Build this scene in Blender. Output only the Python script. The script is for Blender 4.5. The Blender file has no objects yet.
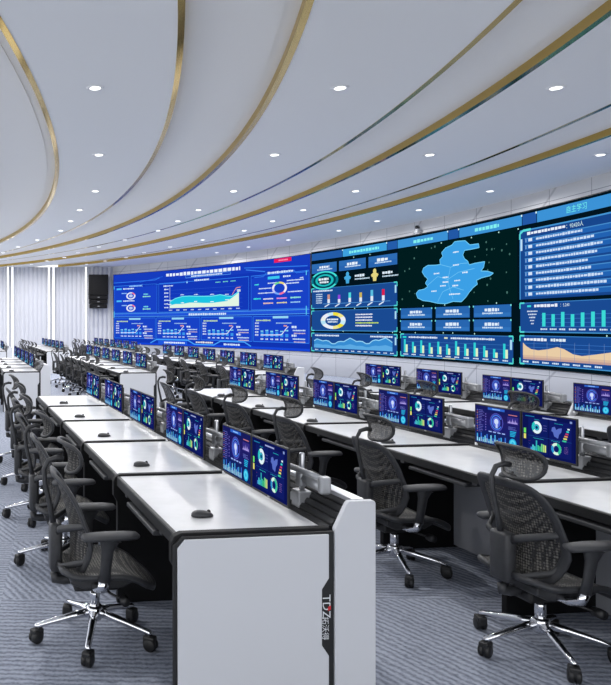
import bpy, bmesh, math, random
from mathutils import Vector, Matrix
random.seed(7)
PI = math.pi
sc = bpy.context.scene
COL = sc.collection

# ------------------------------------------------------------------ materials
def lin(c):
    return tuple(((v/255)/12.92 if v/255 <= .04045 else ((v/255+.055)/1.055)**2.4) for v in c) + (1.0,)

def mat(name, rgb, rough=.5, metal=0.0, spec=.5, coat=0.0):
    m = bpy.data.materials.new(name); m.use_nodes = True
    b = m.node_tree.nodes['Principled BSDF']
    b.inputs['Base Color'].default_value = lin(rgb)
    b.inputs['Roughness'].default_value = rough
    b.inputs['Metallic'].default_value = metal
    b.inputs['Specular IOR Level'].default_value = spec
    b.inputs['Coat Weight'].default_value = coat
    return m

def noise_tint(m, rgb2, scale=30, lo=.4, hi=.6, bump=0.0):
    nt = m.node_tree; b = nt.nodes['Principled BSDF']
    tc = nt.nodes.new('ShaderNodeTexCoord'); n = nt.nodes.new('ShaderNodeTexNoise')
    n.inputs['Scale'].default_value = scale; n.inputs['Detail'].default_value = 3
    r = nt.nodes.new('ShaderNodeValToRGB')
    r.color_ramp.elements[0].position = lo; r.color_ramp.elements[1].position = hi
    r.color_ramp.elements[0].color = b.inputs['Base Color'].default_value
    r.color_ramp.elements[1].color = lin(rgb2)
    nt.links.new(tc.outputs['Object'], n.inputs['Vector']); nt.links.new(n.outputs['Fac'], r.inputs['Fac'])
    nt.links.new(r.outputs['Color'], b.inputs['Base Color'])
    if bump:
        bp = nt.nodes.new('ShaderNodeBump'); bp.inputs['Strength'].default_value = bump
        nt.links.new(n.outputs['Fac'], bp.inputs['Height']); nt.links.new(bp.outputs['Normal'], b.inputs['Normal'])
    return m

_em = {}
def emit(rgb, k=1.0):
    key = (tuple(rgb), k)
    if key in _em: return _em[key]
    m = bpy.data.materials.new('lit_pixels'); m.use_nodes = True
    nt = m.node_tree; nt.nodes.clear()
    o = nt.nodes.new('ShaderNodeOutputMaterial'); e = nt.nodes.new('ShaderNodeEmission')
    e.inputs['Color'].default_value = lin(rgb); e.inputs['Strength'].default_value = k
    nt.links.new(e.outputs[0], o.inputs[0]); _em[key] = m
    return m

M = {}
M['top']    = noise_tint(mat('white_desk_laminate', (210,211,213), .27, 0, .5), (206,207,209), 8)
M['panel']  = mat('white_side_panel', (198,200,205), .38)
M['black']  = mat('black_desk_frame', (18,19,21), .5)
M['under']  = mat('black_divider_board', (15,15,17), .6, 0, .25)
M['grey']   = mat('grey_modesty_board', (158,160,166), .5)
M['tray']   = mat('dark_grey_tray', (52,53,56), .5)
M['slat']   = mat('charcoal_slat_rail', (33,34,37), .38, .3)
M['alu']    = mat('brushed_aluminium', (196,198,202), .3, .85)
M['silver'] = mat('silver_painted_arm', (158,160,164), .35, .45)
M['chrome'] = mat('polished_chrome', (225,226,230), .1, 1)
M['plast']  = noise_tint(mat('charcoal_chair_plastic', (46,47,50), .5), (41,42,45), 40)
M['pad']    = mat('soft_grey_arm_pad', (57,58,61), .6)
M['dark']   = mat('black_rubber', (20,20,22), .5)
M['mouse']  = mat('dark_grey_mouse_shell', (44,45,48), .4)
M['bezel']  = mat('black_bezel', (10,10,14), .5)
M['speaker']= noise_tint(mat('black_speaker_grille', (12,12,13), .85, 0, .2), (20,20,22), 60)
M['white']  = mat('white_plastic', (225,226,228), .4)
M['red']    = mat('red_print', (190,30,40), .5)
M['print']  = mat('white_print', (215,218,222), .5)
M['ceil']   = mat('matte_ceiling_paint', (226,228,230), .6, 0, .3)
M['cove']   = mat('grey_cove_paint', (229,229,228), .65, 0, .3)

def mesh_fabric():
    m = mat('woven_chair_mesh', (42,42,44), .75)
    nt = m.node_tree; b = nt.nodes['Principled BSDF']
    tc = nt.nodes.new('ShaderNodeTexCoord'); mp = nt.nodes.new('ShaderNodeMapping')
    mp.inputs['Scale'].default_value = (72, 72, 72)
    v = nt.nodes.new('ShaderNodeTexVoronoi'); v.inputs['Scale'].default_value = 1.0; v.inputs['Randomness'].default_value = .25
    r = nt.nodes.new('ShaderNodeValToRGB')
    r.color_ramp.elements[0].position = .18; r.color_ramp.elements[1].position = .5
    r.color_ramp.elements[0].color = lin((112,109,104)); r.color_ramp.elements[1].color = lin((33,33,35))
    nt.links.new(tc.outputs['Object'], mp.inputs['Vector']); nt.links.new(mp.outputs[0], v.inputs['Vector'])
    nt.links.new(v.outputs['Distance'], r.inputs['Fac']); nt.links.new(r.outputs['Color'], b.inputs['Base Color'])
    bp = nt.nodes.new('ShaderNodeBump'); bp.inputs['Strength'].default_value = .5
    nt.links.new(v.outputs['Distance'], bp.inputs['Height']); nt.links.new(bp.outputs['Normal'], b.inputs['Normal'])
    # the weave lets a little light through
    t = nt.nodes.new('ShaderNodeBsdfTransparent'); mx = nt.nodes.new('ShaderNodeMixShader')
    mx.inputs[0].default_value = .14
    nt.links.new(b.outputs[0], mx.inputs[1]); nt.links.new(t.outputs[0], mx.inputs[2])
    nt.links.new(mx.outputs[0], nt.nodes['Material Output'].inputs[0])
    return m
M['mesh'] = mesh_fabric()
M['seat'] = mesh_fabric()
M['seat'].node_tree.nodes['Mix Shader'].inputs[0].default_value = 0.0
for n_ in M['seat'].node_tree.nodes:
    if n_.type == 'VALTORGB': n_.color_ramp.elements[0].color = lin((140,138,132)); n_.color_ramp.elements[1].color = lin((52,52,53))
M['gold']  = mat('polished_gold_trim', (186,158,84), .12, 1)
M['fascia'] = mat('brushed_gold_fascia', (178,150,78), .34, .7)

def carpet():
    m = mat('blue_grey_striped_carpet', (120,125,138), .95, 0, .1)
    nt = m.node_tree; b = nt.nodes['Principled BSDF']; N = nt.nodes.new; Lk = nt.links.new
    tc = N('ShaderNodeTexCoord')
    def wave(rot, scale):
        mp = N('ShaderNodeMapping'); mp.inputs['Rotation'].default_value = (0,0,rot)
        w = N('ShaderNodeTexWave'); w.inputs['Scale'].default_value = scale; w.bands_direction = 'Y'
        w.inputs['Distortion'].default_value = 3.4; w.inputs['Detail'].default_value = 3
        w.inputs['Detail Scale'].default_value = 2.2
        Lk(tc.outputs['Object'], mp.inputs['Vector']); Lk(mp.outputs[0], w.inputs['Vector'])
        return w.outputs['Fac']
    ch = N('ShaderNodeTexChecker'); ch.inputs['Scale'].default_value = 1/1.15
    mp = N('ShaderNodeMapping'); mp.inputs['Location'].default_value = (.2875,.3,.3)
    mp.inputs['Scale'].default_value = (.821,1,1)
    Lk(tc.outputs['Object'], mp.inputs['Vector']); Lk(mp.outputs[0], ch.inputs['Vector'])
    mx = N('ShaderNodeMix'); mx.data_type = 'FLOAT'
    Lk(ch.outputs['Fac'], mx.inputs['Factor'])
    Lk(wave(.04, 7.0), mx.inputs[3]); Lk(wave(1.14, 7.0), mx.inputs[2])
    nz = N('ShaderNodeTexNoise'); nz.inputs['Scale'].default_value = 55; nz.inputs['Detail'].default_value = 4
    mp2 = N('ShaderNodeMapping'); mp2.inputs['Scale'].default_value = (1,1,1)
    Lk(tc.outputs['Object'], mp2.inputs['Vector']); Lk(mp2.outputs[0], nz.inputs['Vector'])
    ad = N('ShaderNodeMath'); ad.operation = 'MULTIPLY_ADD'; ad.inputs[1].default_value = .42
    ml = N('ShaderNodeMath'); ml.operation = 'MULTIPLY'; ml.inputs[1].default_value = .82
    Lk(nz.outputs['Fac'], ml.inputs[0]); Lk(mx.outputs[0], ad.inputs[0]); Lk(ml.outputs[0], ad.inputs[2])
    r = N('ShaderNodeValToRGB')
    r.color_ramp.elements[0].position = .2; r.color_ramp.elements[0].color = lin((92,97,110))
    r.color_ramp.elements[1].position = .85; r.color_ramp.elements[1].color = lin((160,166,180))
    Lk(ad.outputs[0], r.inputs['Fac']); Lk(r.outputs['Color'], b.inputs['Base Color'])
    bp = N('ShaderNodeBump'); bp.inputs['Strength'].default_value = .4; bp.inputs['Distance'].default_value = .01
    Lk(ad.outputs[0], bp.inputs['Height']); Lk(bp.outputs['Normal'], b.inputs['Normal'])
    return m
M['carpet'] = carpet()

def marble():
    m = mat('glossy_light_marble_tile', (214,214,218), .1, 0, .8)
    nt = m.node_tree; b = nt.nodes['Principled BSDF']; N = nt.nodes.new; Lk = nt.links.new
    uv = N('ShaderNodeUVMap')
    br = N('ShaderNodeTexBrick'); br.offset = 0.0
    br.inputs['Scale'].default_value = 1; br.inputs['Brick Width'].default_value = 1.2; br.inputs['Row Height'].default_value = .6
    br.inputs['Mortar Size'].default_value = .006; br.inputs['Color1'].default_value = lin((236,236,238)); br.inputs['Color2'].default_value = lin((230,230,233))
    br.inputs['Mortar'].default_value = lin((140,142,150))
    wv = N('ShaderNodeTexWave'); wv.bands_direction = 'DIAGONAL'; wv.inputs['Scale'].default_value = .34
    wv.inputs['Distortion'].default_value = 1.8; wv.inputs['Detail'].default_value = 3; wv.inputs['Detail Scale'].default_value = .8
    r = N('ShaderNodeValToRGB'); r.color_ramp.elements[0].position = 0; r.color_ramp.elements[0].color = lin((158,160,168))
    r.color_ramp.elements[1].position = .006; r.color_ramp.elements[1].color = (1,1,1,1)
    mx = N('ShaderNodeMix'); mx.data_type = 'RGBA'; mx.blend_type = 'MULTIPLY'; mx.inputs['Factor'].default_value = .45
    Lk(uv.outputs[0], br.inputs['Vector']); fm = N('ShaderNodeMapping'); fm.inputs['Scale'].default_value = (-.8,1,1); Lk(uv.outputs[0], fm.inputs['Vector']); Lk(fm.outputs[0], wv.inputs['Vector']); Lk(wv.outputs['Fac'], r.inputs['Fac'])
    Lk(br.outputs['Color'], mx.inputs[6]); Lk(r.outputs['Color'], mx.inputs[7]); Lk(mx.outputs[2], b.inputs['Base Color'])
    return m
M['marble'] = marble()
M['flute'] = mat('fluted_white_panelling', (184,186,194), .5)

# ------------------------------------------------------------------ mesh helpers
class MB:
    def __init__(s): s.bm = bmesh.new(); s.mats = []; s.smooth = []
    def mi(s, m):
        if m not in s.mats: s.mats.append(m)
        return s.mats.index(m)
    def _take(s, b2, m, smooth):
        i = s.mi(m) if m else 0
        vm = {}
        for v in b2.verts: vm[v] = s.bm.verts.new(v.co)
        for f in b2.faces:
            try: nf = s.bm.faces.new([vm[v] for v in f.verts])
            except ValueError: continue
            nf.material_index = i; nf.smooth = smooth
        b2.free()
    def box(s, a, b, m=None, bev=0.0, mtx=None, smooth=False):
        b2 = bmesh.new(); bmesh.ops.create_cube(b2, size=1)
        c = [(a[i]+b[i])/2 for i in range(3)]; d = [abs(b[i]-a[i]) for i in range(3)]
        for v in b2.verts: v.co = Vector((v.co[i]*d[i]+c[i] for i in range(3)))
        if bev: bmesh.ops.bevel(b2, geom=b2.edges[:], offset=bev, segments=2, affect='EDGES', profile=.5)
        if mtx:
            for v in b2.verts: v.co = mtx @ v.co
        s._take(b2, m, smooth); return s
    def prism(s, poly, axis, t0, t1, m=None, bev=0.0):
        # poly: 2D points in the plane of the two other axes (in xyz order), extruded along axis t0..t1
        def P(p, t):
            if axis == 'y': return Vector((p[0], t, p[1]))
            if axis == 'x': return Vector((t, p[0], p[1]))
            return Vector((p[0], p[1], t))
        b2 = bmesh.new()
        A = [b2.verts.new(P(p, t0)) for p in poly]; B = [b2.verts.new(P(p, t1)) for p in poly]
        b2.faces.new(A); b2.faces.new(B[::-1]); n = len(poly)
        for i in range(n): b2.faces.new([A[i], B[i], B[(i+1)%n], A[(i+1)%n]][::-1])
        bmesh.ops.recalc_face_normals(b2, faces=b2.faces[:])
        if bev: bmesh.ops.bevel(b2, geom=b2.edges[:], offset=bev, segments=2, affect='EDGES', profile=.5)
        s._take(b2, m, False); return s
    def tube(s, pts, r, m=None, seg=8, closed=False, flat=1.0, up=None):
        # sweep an ellipse (r along the binormal, r*flat along the normal) along the points; r may be a list
        pts = [Vector(p) for p in pts]; n = len(pts); rs = r if isinstance(r, (list, tuple)) else [r]*n
        rings = []; b2 = bmesh.new(); prev = Vector(up) if up else None
        for i, p in enumerate(pts):
            if closed: t = pts[(i+1)%n]-pts[i-1]
            else: t = pts[min(i+1,n-1)]-pts[max(i-1,0)]
            t.normalize()
            if prev is None: prev = Vector((0,0,1)) if abs(t.z) < .9 else Vector((1,0,0))
            nn = prev - t*prev.dot(t)
            if nn.length < 1e-5: nn = Vector((1,0,0)) - t*t.x
            nn.normalize(); prev = nn; bb = t.cross(nn)
            rings.append([b2.verts.new(p + nn*math.cos(2*PI*k/seg)*rs[i]*flat + bb*math.sin(2*PI*k/seg)*rs[i]) for k in range(seg)])
        for i in range(n if closed else n-1):
            a, c = rings[i], rings[(i+1)%n]
            for k in range(seg): b2.faces.new([a[k], a[(k+1)%seg], c[(k+1)%seg], c[k]])
        if not closed: b2.faces.new(rings[0][::-1]); b2.faces.new(rings[-1])
        bmesh.ops.recalc_face_normals(b2, faces=b2.faces[:])
        s._take(b2, m, True); return s
    def lathe(s, prof, m=None, seg=20, c=(0,0,0), mtx=None):
        b2 = bmesh.new(); rings = []
        for (r, z) in prof:
            if r < 1e-5: rings.append([b2.verts.new((0,0,z))])
            else: rings.append([b2.verts.new((r*math.cos(2*PI*k/seg), r*math.sin(2*PI*k/seg), z)) for k in range(seg)])
        for a, d in zip(rings, rings[1:]):
            if len(a) == 1 and len(d) == 1: continue
            for k in range(seg):
                k2 = (k+1)%seg
                if len(a) == 1: b2.faces.new([a[0], d[k2], d[k]])
                elif len(d) == 1: b2.faces.new([a[k], a[k2], d[0]])
                else: b2.faces.new([a[k], a[k2], d[k2], d[k]])
        bmesh.ops.recalc_face_normals(b2, faces=b2.faces[:])
        for v in b2.verts:
            if mtx: v.co = mtx @ v.co
            v.co += Vector(c)
        s._take(b2, m, True); return s
    def sheet(s, fn, nu, nv, thick, m=None, nrm=(1,0,0)):
        # a slab of constant thickness over fn(u,v), u,v in 0..1
        b2 = bmesh.new(); d = Vector(nrm)*thick
        A = [[b2.verts.new(Vector(fn(i/nu, j/nv))) for j in range(nv+1)] for i in range(nu+1)]
        B = [[b2.verts.new(v.co - d) for v in row] for row in A]
        for i in range(nu):
            for j in range(nv):
                b2.faces.new([A[i][j], A[i+1][j], A[i+1][j+1], A[i][j+1]])
                b2.faces.new([B[i][j], B[i][j+1], B[i+1][j+1], B[i+1][j]])
        for i in range(nu):
            b2.faces.new([A[i][0], B[i][0], B[i+1][0], A[i+1][0]]); b2.faces.new([A[i][nv], A[i+1][nv], B[i+1][nv], B[i][nv]])
        for j in range(nv):
            b2.faces.new([A[0][j], A[0][j+1], B[0][j+1], B[0][j]]); b2.faces.new([A[nu][j], B[nu][j], B[nu][j+1], A[nu][j+1]])
        bmesh.ops.recalc_face_normals(b2, faces=b2.faces[:])
        s._take(b2, m, True); return s
    def face(s, pts, m):
        f = s.bm.faces.new([s.bm.verts.new(p) for p in pts]); f.material_index = s.mi(m); return f
    def build(s, name, m=None, parent=None):
        me = bpy.data.meshes.new(name); s.bm.to_mesh(me); s.bm.free()
        if m is not None and not s.mats: me.materials.append(m)
        else:
            for x in s.mats: me.materials.append(x if x else m)
        o = bpy.data.objects.new(name, me); COL.objects.link(o)
        if parent: o.parent = parent
        return o

def tag(o, label, cat, group=None):
    o['label'] = label; o['category'] = cat
    if group: o['group'] = group
    return o
def thing(name, label=None, cat=None, group=None, loc=(0,0,0), rz=0):
    o = bpy.data.objects.new(name, None); COL.objects.link(o); o.location = loc; o.rotation_euler = (0,0,rz)
    o.empty_display_size = .1
    if label: tag(o, label, cat, group)
    return o
def struct(o): o['kind'] = 'structure'; return o
def copy_tree(o, parent=None):
    c = o.copy(); COL.objects.link(c); c.parent = parent
    for ch in [x for x in KIDS.get(o.name, [])]: copy_tree(ch, c)
    return c
KIDS = {}
def index_kids(root):
    ks = [x for x in bpy.data.objects if x.parent == root]; KIDS[root.name] = ks
    for k in ks: index_kids(k)

_txt = {}
def text_polys(body, size=1.0):
    """outline triangles of a piece of lettering, left aligned on the baseline"""
    if body in _txt: return [[(x*size, y*size) for x, y in t] for t in _txt[body]]
    cu = bpy.data.curves.new('lettering', 'FONT'); cu.body = body; cu.resolution_u = 2
    ob = bpy.data.objects.new('lettering', cu); COL.objects.link(ob)
    dg = bpy.context.evaluated_depsgraph_get(); me = ob.evaluated_get(dg).to_mesh()
    tr = [[(me.vertices[i].co.x, me.vertices[i].co.y) for i in p.vertices] for p in me.polygons]
    ob.evaluated_get(dg).to_mesh_clear(); bpy.data.objects.remove(ob); bpy.data.curves.remove(cu)
    _txt[body] = tr
    return [[(x*size, y*size) for x, y in t] for t in tr]

# ------------------------------------------------------------------ camera and light
cam = bpy.data.cameras.new('camera'); co = bpy.data.objects.new('camera', cam); COL.objects.link(co)
co.location = (0,0,1.65); co.rotation_euler = (PI/2,0,0)
cam.sensor_width = 36; cam.lens = 715/685*36
cam.shift_x = (305.5-60)/685; cam.shift_y = (325-342.5)/685
cam.clip_start = .05; cam.clip_end = 200
sc.camera = co
sc.view_settings.view_transform = 'Standard'; sc.view_settings.look = 'None'
sc.view_settings.gamma = 1; sc.view_settings.exposure = 0; sc.view_settings.use_curve_mapping = False
sc.cycles.use_denoising = True
sc.cycles.max_bounces = 6; sc.cycles.transparent_max_bounces = 8
sc.cycles.sample_clamp_indirect = 4

wd = bpy.data.worlds.new('world'); sc.world = wd; wd.use_nodes = True
bg = wd.node_tree.nodes['Background']; bg.inputs[0].default_value = (.955,.97,1,1); bg.inputs[1].default_value = 2.15

# ------------------------------------------------------------------ room shell
HC = 4.45; REC = .09
WC = (-19.9, 14.6); WR = 30.0; TH0 = math.asin(19.9/30)
def arc(s, z, off=0.0):
    """point on the curved screen wall: s metres along it from its far end, off metres in front of it"""
    th = TH0 - s/30.0; r = WR - off
    return Vector((WC[0]+r*math.cos(th), WC[1]+r*math.sin(th), z))
def arcx(y):
    return WC[0]+math.sqrt(WR**2-(y-WC[1])**2)

fl = MB(); fl.box((-9,-4,-.05),(11,35,0)); struct(fl.build('floor', M['carpet']))

w = MB(); uvl = w.bm.loops.layers.uv.new('UVMap'); mi = w.mi(M['marble'])
ns = 90; smax = 30*(TH0+.55)
for i in range(ns):
    s0, s1 = smax*i/ns, smax*(i+1)/ns
    for (za, zb) in ((0,HC),):
        pts = [arc(s0,za), arc(s1,za), arc(s1,zb), arc(s0,zb)]
        f = w.bm.faces.new([w.bm.verts.new(p) for p in pts]); f.material_index = mi; f.smooth = True
        for lp, q in zip(f.loops, [(s0,za),(s1,za),(s1,zb),(s0,zb)]): lp[uvl].uv = q
bmesh.ops.remove_doubles(w.bm, verts=w.bm.verts[:], dist=1e-4)
# back face of the wall so that it has thickness
wo = w.build('wall_right'); md = wo.modifiers.new('thickness', 'SOLIDIFY'); md.thickness = .12; md.offset = -1
struct(wo)
bpy.context.view_layer.update()

# far wall of vertical flutes
YF = 34.55
w = MB(); x0, x1, pitch = -9.0, 2.72, .21
n = int((x1-x0)/pitch*6); prof = []
for i in range(n+1):
    x = x0+(x1-x0)*i/n; ph = (x/pitch) % 1
    prof.append((x, YF - .045*abs(math.sin(PI*ph))**.7))
poly = prof + [(x1, YF+.1), (x0, YF+.1)]
w.prism(poly, 'z', 0, HC)
struct(w.build('wall_far', M['flute']))
for k, xs in enumerate((-4.6,-4.38,-2.51,-2.29,-.53,-.31,1.25)):
    t = tag(thing('light_strip', loc=(xs, YF-.12, 0)), ['','','slim vertical light strip on the fluted wall, leftmost in the frame','slim vertical light strip, second from the left on the fluted wall','slim vertical light strip, left one of the middle pair','slim vertical light strip, right one of the middle pair','slim vertical light strip just left of the hanging speaker'][k] or 'slim vertical light strip on the fluted wall outside the left frame edge', 'light', 'vertical light strips on the fluted wall')
    m1 = MB(); m1.box((-.05,-.0,.02),(.05,.05,HC-.01), None); m1.build('channel', M['white'], t)
    m1 = MB(); m1.box((-.035,-.012,.03),(.035,.0,HC-.02), None); m1.build('diffuser', emit((250,252,255), 2.0), t)

# ceiling with recessed curved coves
def strip(ax, R, yc):
    return lambda y: ax - R + math.sqrt(R*R-(y-yc)**2)
S = [strip(-1.5,36,12.6), strip(-.08,36,12.6), strip(1.58,34,12), strip(2.77,31.5,12.5), strip(4.46,31,11.6), strip(5.45,33,12.4), strip(7.2,33,12.4), strip(8.13,35,12)]
YS = [-4 + 38.55*i/110 for i in range(111)]
w = MB(); mf = w.mi(M['ceil']); mc = w.mi(M['cove'])
rows = []
for y in YS:
    wx = arcx(y)+.05
    pr = [(-9, HC)]
    for k in range(0, 8, 2):
        a, b = S[k](y), S[k+1](y)
        pr += [(a,HC),(a,HC+REC),(b-.15,HC+REC),(b-.149,HC+REC+.010),(b,HC+REC+.010),(b,HC)]
    pr.append((wx, HC))
    pr = [(min(x, wx), z) for x, z in pr]
    rows.append([w.bm.verts.new((x,y,z)) for x, z in pr])
kinds = [mf] + ([mf,mc,mc,mc,mf,mf])*4
for r0, r1 in zip(rows, rows[1:]):
    for j in range(len(r0)-1):
        a, b, c, d = r0[j], r0[j+1], r1[j+1], r1[j]
        if (a.co-b.co).length < 1e-5 and (c.co-d.co).length < 1e-5: continue
        f = w.bm.faces.new([a, b, c, d]); f.material_index = kinds[j]
bmesh.ops.recalc_face_normals(w.bm, faces=w.bm.faces[:])
for f in w.bm.faces:
    if f.normal.z > .5: f.normal_flip()
struct(w.build('ceiling'))
w = MB(); w.box((-9,-4,HC+.2),(11,35,HC+.3)); struct(w.build('roof', M['ceil']))
# gold trims: a flange under the edge and, on the far side of each cove, its upright fascia
for k in range(8):
    right = k % 2 == 1
    w = MB(); g, fa = w.mi(M['gold']), w.mi(M['fascia'])
    prev = None
    for y in YS:
        x = S[k](y)
        if x > arcx(y)-.02: prev = None; continue
        if right: p = [(x-.004,HC+REC+.018),(x-.004,HC-.006),(x+.065,HC-.006),(x+.065,HC)]
        else: p = [(x+.004,HC+REC),(x+.004,HC-.006),(x-.06,HC-.006),(x-.06,HC)]
        cur = [w.bm.verts.new((q[0],y,q[1])) for q in p]
        if prev:
            for j, mm in enumerate((fa, g, g)):
                f = w.bm.faces.new([prev[j],prev[j+1],cur[j+1],cur[j]]); f.material_index = mm
        prev = cur
    struct(w.build('trim_%d' % (k+1)))

# ------------------------------------------------------------------ downlights
zr = [5.3, 8.44, 11.76, 14.95, 17.4, 19.25, 21.2, 23.5, 25.6, 27.6, 29.6, 31.2, 32.9]
x1c = [.1, .415, .64, .74, .48, .285, .02, -.75, -1.5, -2.2, -.41-2.3, -1.17-2.3, -4.2]
ordn = ['nearest','second','third','fourth','fifth','sixth','seventh','eighth','ninth','tenth','eleventh','twelfth','farthest']
colw = ['far left','left','middle','right','far right']
proto = None
for r, y in enumerate(zr):
    for c, dx in enumerate((-2.9, 0, 2.89, 5.44, 8.25)):
        x = x1c[r]+dx
        if x > arcx(y)-.85: continue
        on = True
        pl = bpy.data.lights.new('downlight', 'AREA'); pl.shape = 'DISK'; pl.size = .16; pl.energy = 46; pl.spread = PI*.95
        pl.color = (1,.985,.97); pl.cycles.max_bounces = 6
        lo = bpy.data.objects.new('downlight_lamp', pl); COL.objects.link(lo); lo.location = (x,y,HC-.03)
        if not (x/y > -.1 and x/y < .85 and y > 6): continue
        lab = 'round recessed ceiling downlight, %s row from the camera, %s column' % (ordn[r], colw[c])
        if proto is None:
            t = thing('ceiling_light')
            a = MB(); a.lathe([(.062,.0),(.062,-.006),(.10,-.012),(.105,-.004),(.105,0)], None, 24); a.build('trim_ring', M['white'], t)
            a = MB(); a.lathe([(0,-.008),(.062,-.008),(.062,-.002),(0,-.002)], None, 24); a.build('diffuser', emit((255,255,255), 3.5), t)
            proto = t; index_kids(t)
        else: t = copy_tree(proto)
        t.location = (x,y,HC); tag(t, lab, 'light', 'recessed ceiling downlights')

# ------------------------------------------------------------------ video wall pictures
class Pic:
    def __init__(s, base): s.mb = MB(); s.base = base
    def P(s, u, z, l): return Vector((u, .003*l, z))
    def bend(s):
        bm = s.mb.bm; us = [v.co.x for v in bm.verts]; u = min(us)+.35
        while u < max(us):
            bmesh.ops.bisect_plane(bm, geom=bm.verts[:]+bm.edges[:]+bm.faces[:], plane_co=(u,0,0), plane_no=(1,0,0)); u += .35
        for v in bm.verts: v.co = arc(v.co.x, v.co.z, s.base+v.co.y)
    def rect(s, u0, z0, u1, z1, c, l=1, k=1.0, slant=0):
        n = 1; m = emit(c, k)
        for i in range(n):
            a, b = u0+(u1-u0)*i/n, u0+(u1-u0)*(i+1)/n
            s.mb.face([s.P(a,z0,l), s.P(b,z0,l), s.P(b,z1,l), s.P(a,z1,l)], m)
    def poly(s, pts, c, l=1, k=1.0): s.mb.face([s.P(u,z,l) for u, z in pts], emit(c, k))
    def line(s, pts, wd, c, l=2, k=1.0):
        for (a, b), (d, e) in zip(pts, pts[1:]):
            L = math.hypot(d-a, e-b) or 1; nx, nz = -(e-b)/L*wd/2, (d-a)/L*wd/2
            s.poly([(a-nx,b-nz),(d-nx,e-nz),(d+nx,e+nz),(a+nx,b+nz)], c, l, k)
    def ring(s, u, z, ro, ri, c, l=2, a0=0, a1=360, sx=1.0, k=1.0):
        n = max(3, int((a1-a0)/15))
        for i in range(n):
            t0, t1 = math.radians(a0+(a1-a0)*i/n), math.radians(a0+(a1-a0)*(i+1)/n)
            q = [(u+ro*sx*math.cos(t), z+ro*math.sin(t)) for t in (t0,t1)] + [(u+ri*sx*math.cos(t), z+ri*math.sin(t)) for t in (t1,t0)]
            if ri == 0: q = q[:3]
            s.poly(q, c, l, k)
    def area(s, tops, zb, c, l=2, k=1.0):
        for (a, b), (d, e) in zip(tops, tops[1:]): s.poly([(a,zb),(d,zb),(d,e),(a,b)], c, l, k)
    def glyphs(s, u, z, h, length, c=(220,235,255), l=3, gap=.35, k=1.0):
        x = u
        while x < u+length-.02:
            wd = h*random.uniform(.8,1.5); e = min(x+wd, u+length); hh = random.uniform(.32,.46)
            s.rect(x, z-h*hh, e, z+h*hh*random.uniform(.8,1.1), c, l, k)
            x += wd+h*gap*.7
    def text(s, body, u, z, size, c, l=4, k=1.0):
        m = emit(c, k)
        for t in text_polys(body, size): s.mb.face([s.P(u+x, z+y, l) for x, y in t], m)

def frame_slab(u0, u1, z0, z1, off, name, parent, m):
    b = MB(); n = int((u1-u0)/.4)
    b.sheet(lambda i, j: arc(u0+(u1-u0)*i, z0+(z1-z0)*j, off), n, 1, 0.0, m)
    b.bm.free(); b = MB()
    cols = []
    for i in range(n+1):
        u = u0+(u1-u0)*i/n
        cols.append([b.bm.verts.new(arc(u,z,o)) for z, o in ((z0,.01),(z0,off),(z1,off),(z1,.01))])
    for a, c in zip(cols, cols[1:]):
        for j in range(4): b.bm.faces.new([a[j], c[j], c[(j+1)%4], a[(j+1)%4]])
    b.bm.faces.new(cols[0]); b.bm.faces.new(cols[-1][::-1])
    bmesh.ops.recalc_face_normals(b.bm, faces=b.bm.faces[:])
    return b.build(name, m, parent)

# --- blue screen (far, left)
vw = thing('video_wall', 'huge curved blue data display at the far end with area chart and red tag', 'screen', 'video wall displays', loc=(0,0,0))
frame_slab(.13, 12.05, .73, 4.07, .10, 'screen_frame', vw, M['bezel'])
p = Pic(.102)
B0, B1, B2 = (16,52,178), (24,66,198), (52,128,238)
p.rect(.15,.75,12.03,4.05,B0,0)
p.rect(.15,3.62,12.03,4.05,(22,60,190),1)
W1, CY = (214,232,255), (60,190,240)
for i in range(8):
    p.rect(.15, 3.40-.02*i, 12.03, 3.60-.02*i, (17+i%2,54+i,182+i), 1) if i == 0 else None
p.line([(.15,3.66),(2.9,3.68),(3.2,3.76)], .03, B2); p.line([(8.4,3.84),(11.9,3.66)], .03, B2)
p.line([(1.9,3.62),(3.4,3.80)], .02, (40,110,230)); p.line([(8.5,3.76),(9.6,3.62)], .04, (60,130,235))
p.glyphs(3.62,3.85,.17,4.55,(236,244,255),3,.45)
p.line([(4.85,3.66),(7.6,3.66),(7.6,3.76),(4.85,3.76),(4.85,3.66)], .02, (90,160,240)); p.glyphs(5.2,3.71,.07,1.9,W1)
p.rect(10.1,3.9,11.04,4.04,(226,30,90),2); p.glyphs(10.35,3.97,.07,.5,(255,150,190))
# three upper panels
for (a, b) in ((.22,3.02),(3.14,8.66),(8.8,11.98)):
    p.rect(a,2.22,b,3.5,B1 if a < 3 or a > 8 else (18,56,186),1)
    p.line([(a,3.5),(b,3.5)],.025,B2); p.line([(a,2.22),(b,2.22)],.025,B2); p.line([(a,2.22),(a,3.5)],.02,B2); p.line([(b,2.22),(b,3.5)],.02,B2)
p.rect(2.05,3.44,3.2,3.5,(16,52,178),3); p.rect(2.06,3.46,4.8,3.48,B2,3)
p.ring(4.94,3.48,.05,0,(150,210,255)); p.ring(2.05,3.47,.05,0,(150,210,255)); p.glyphs(5.4,3.53,.09,.9,W1)
p.glyphs(1.2,3.46,.07,.8,(150,200,255))
for z in (3.01,2.44):
    p.ring(1.31,z,.17,.115,(228,232,250),2,0,360,1.8); p.ring(1.31,z,.07,0,(180,200,245),2,0,360,1.8); p.ring(1.31,z,.17,.115,(240,120,150),3,20,70,1.8)
    p.rect(.36,z+.30,.70,z+.38,(80,190,250),3); p.glyphs(.8,z+.34,.07,.75,W1); p.glyphs(.7,z+.13,.06,.35,(150,200,250))
    p.glyphs(2.15,z+.05,.07,.3,(120,220,230)); p.glyphs(2.1,z-.06,.07,.5,(150,230,200))
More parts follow.
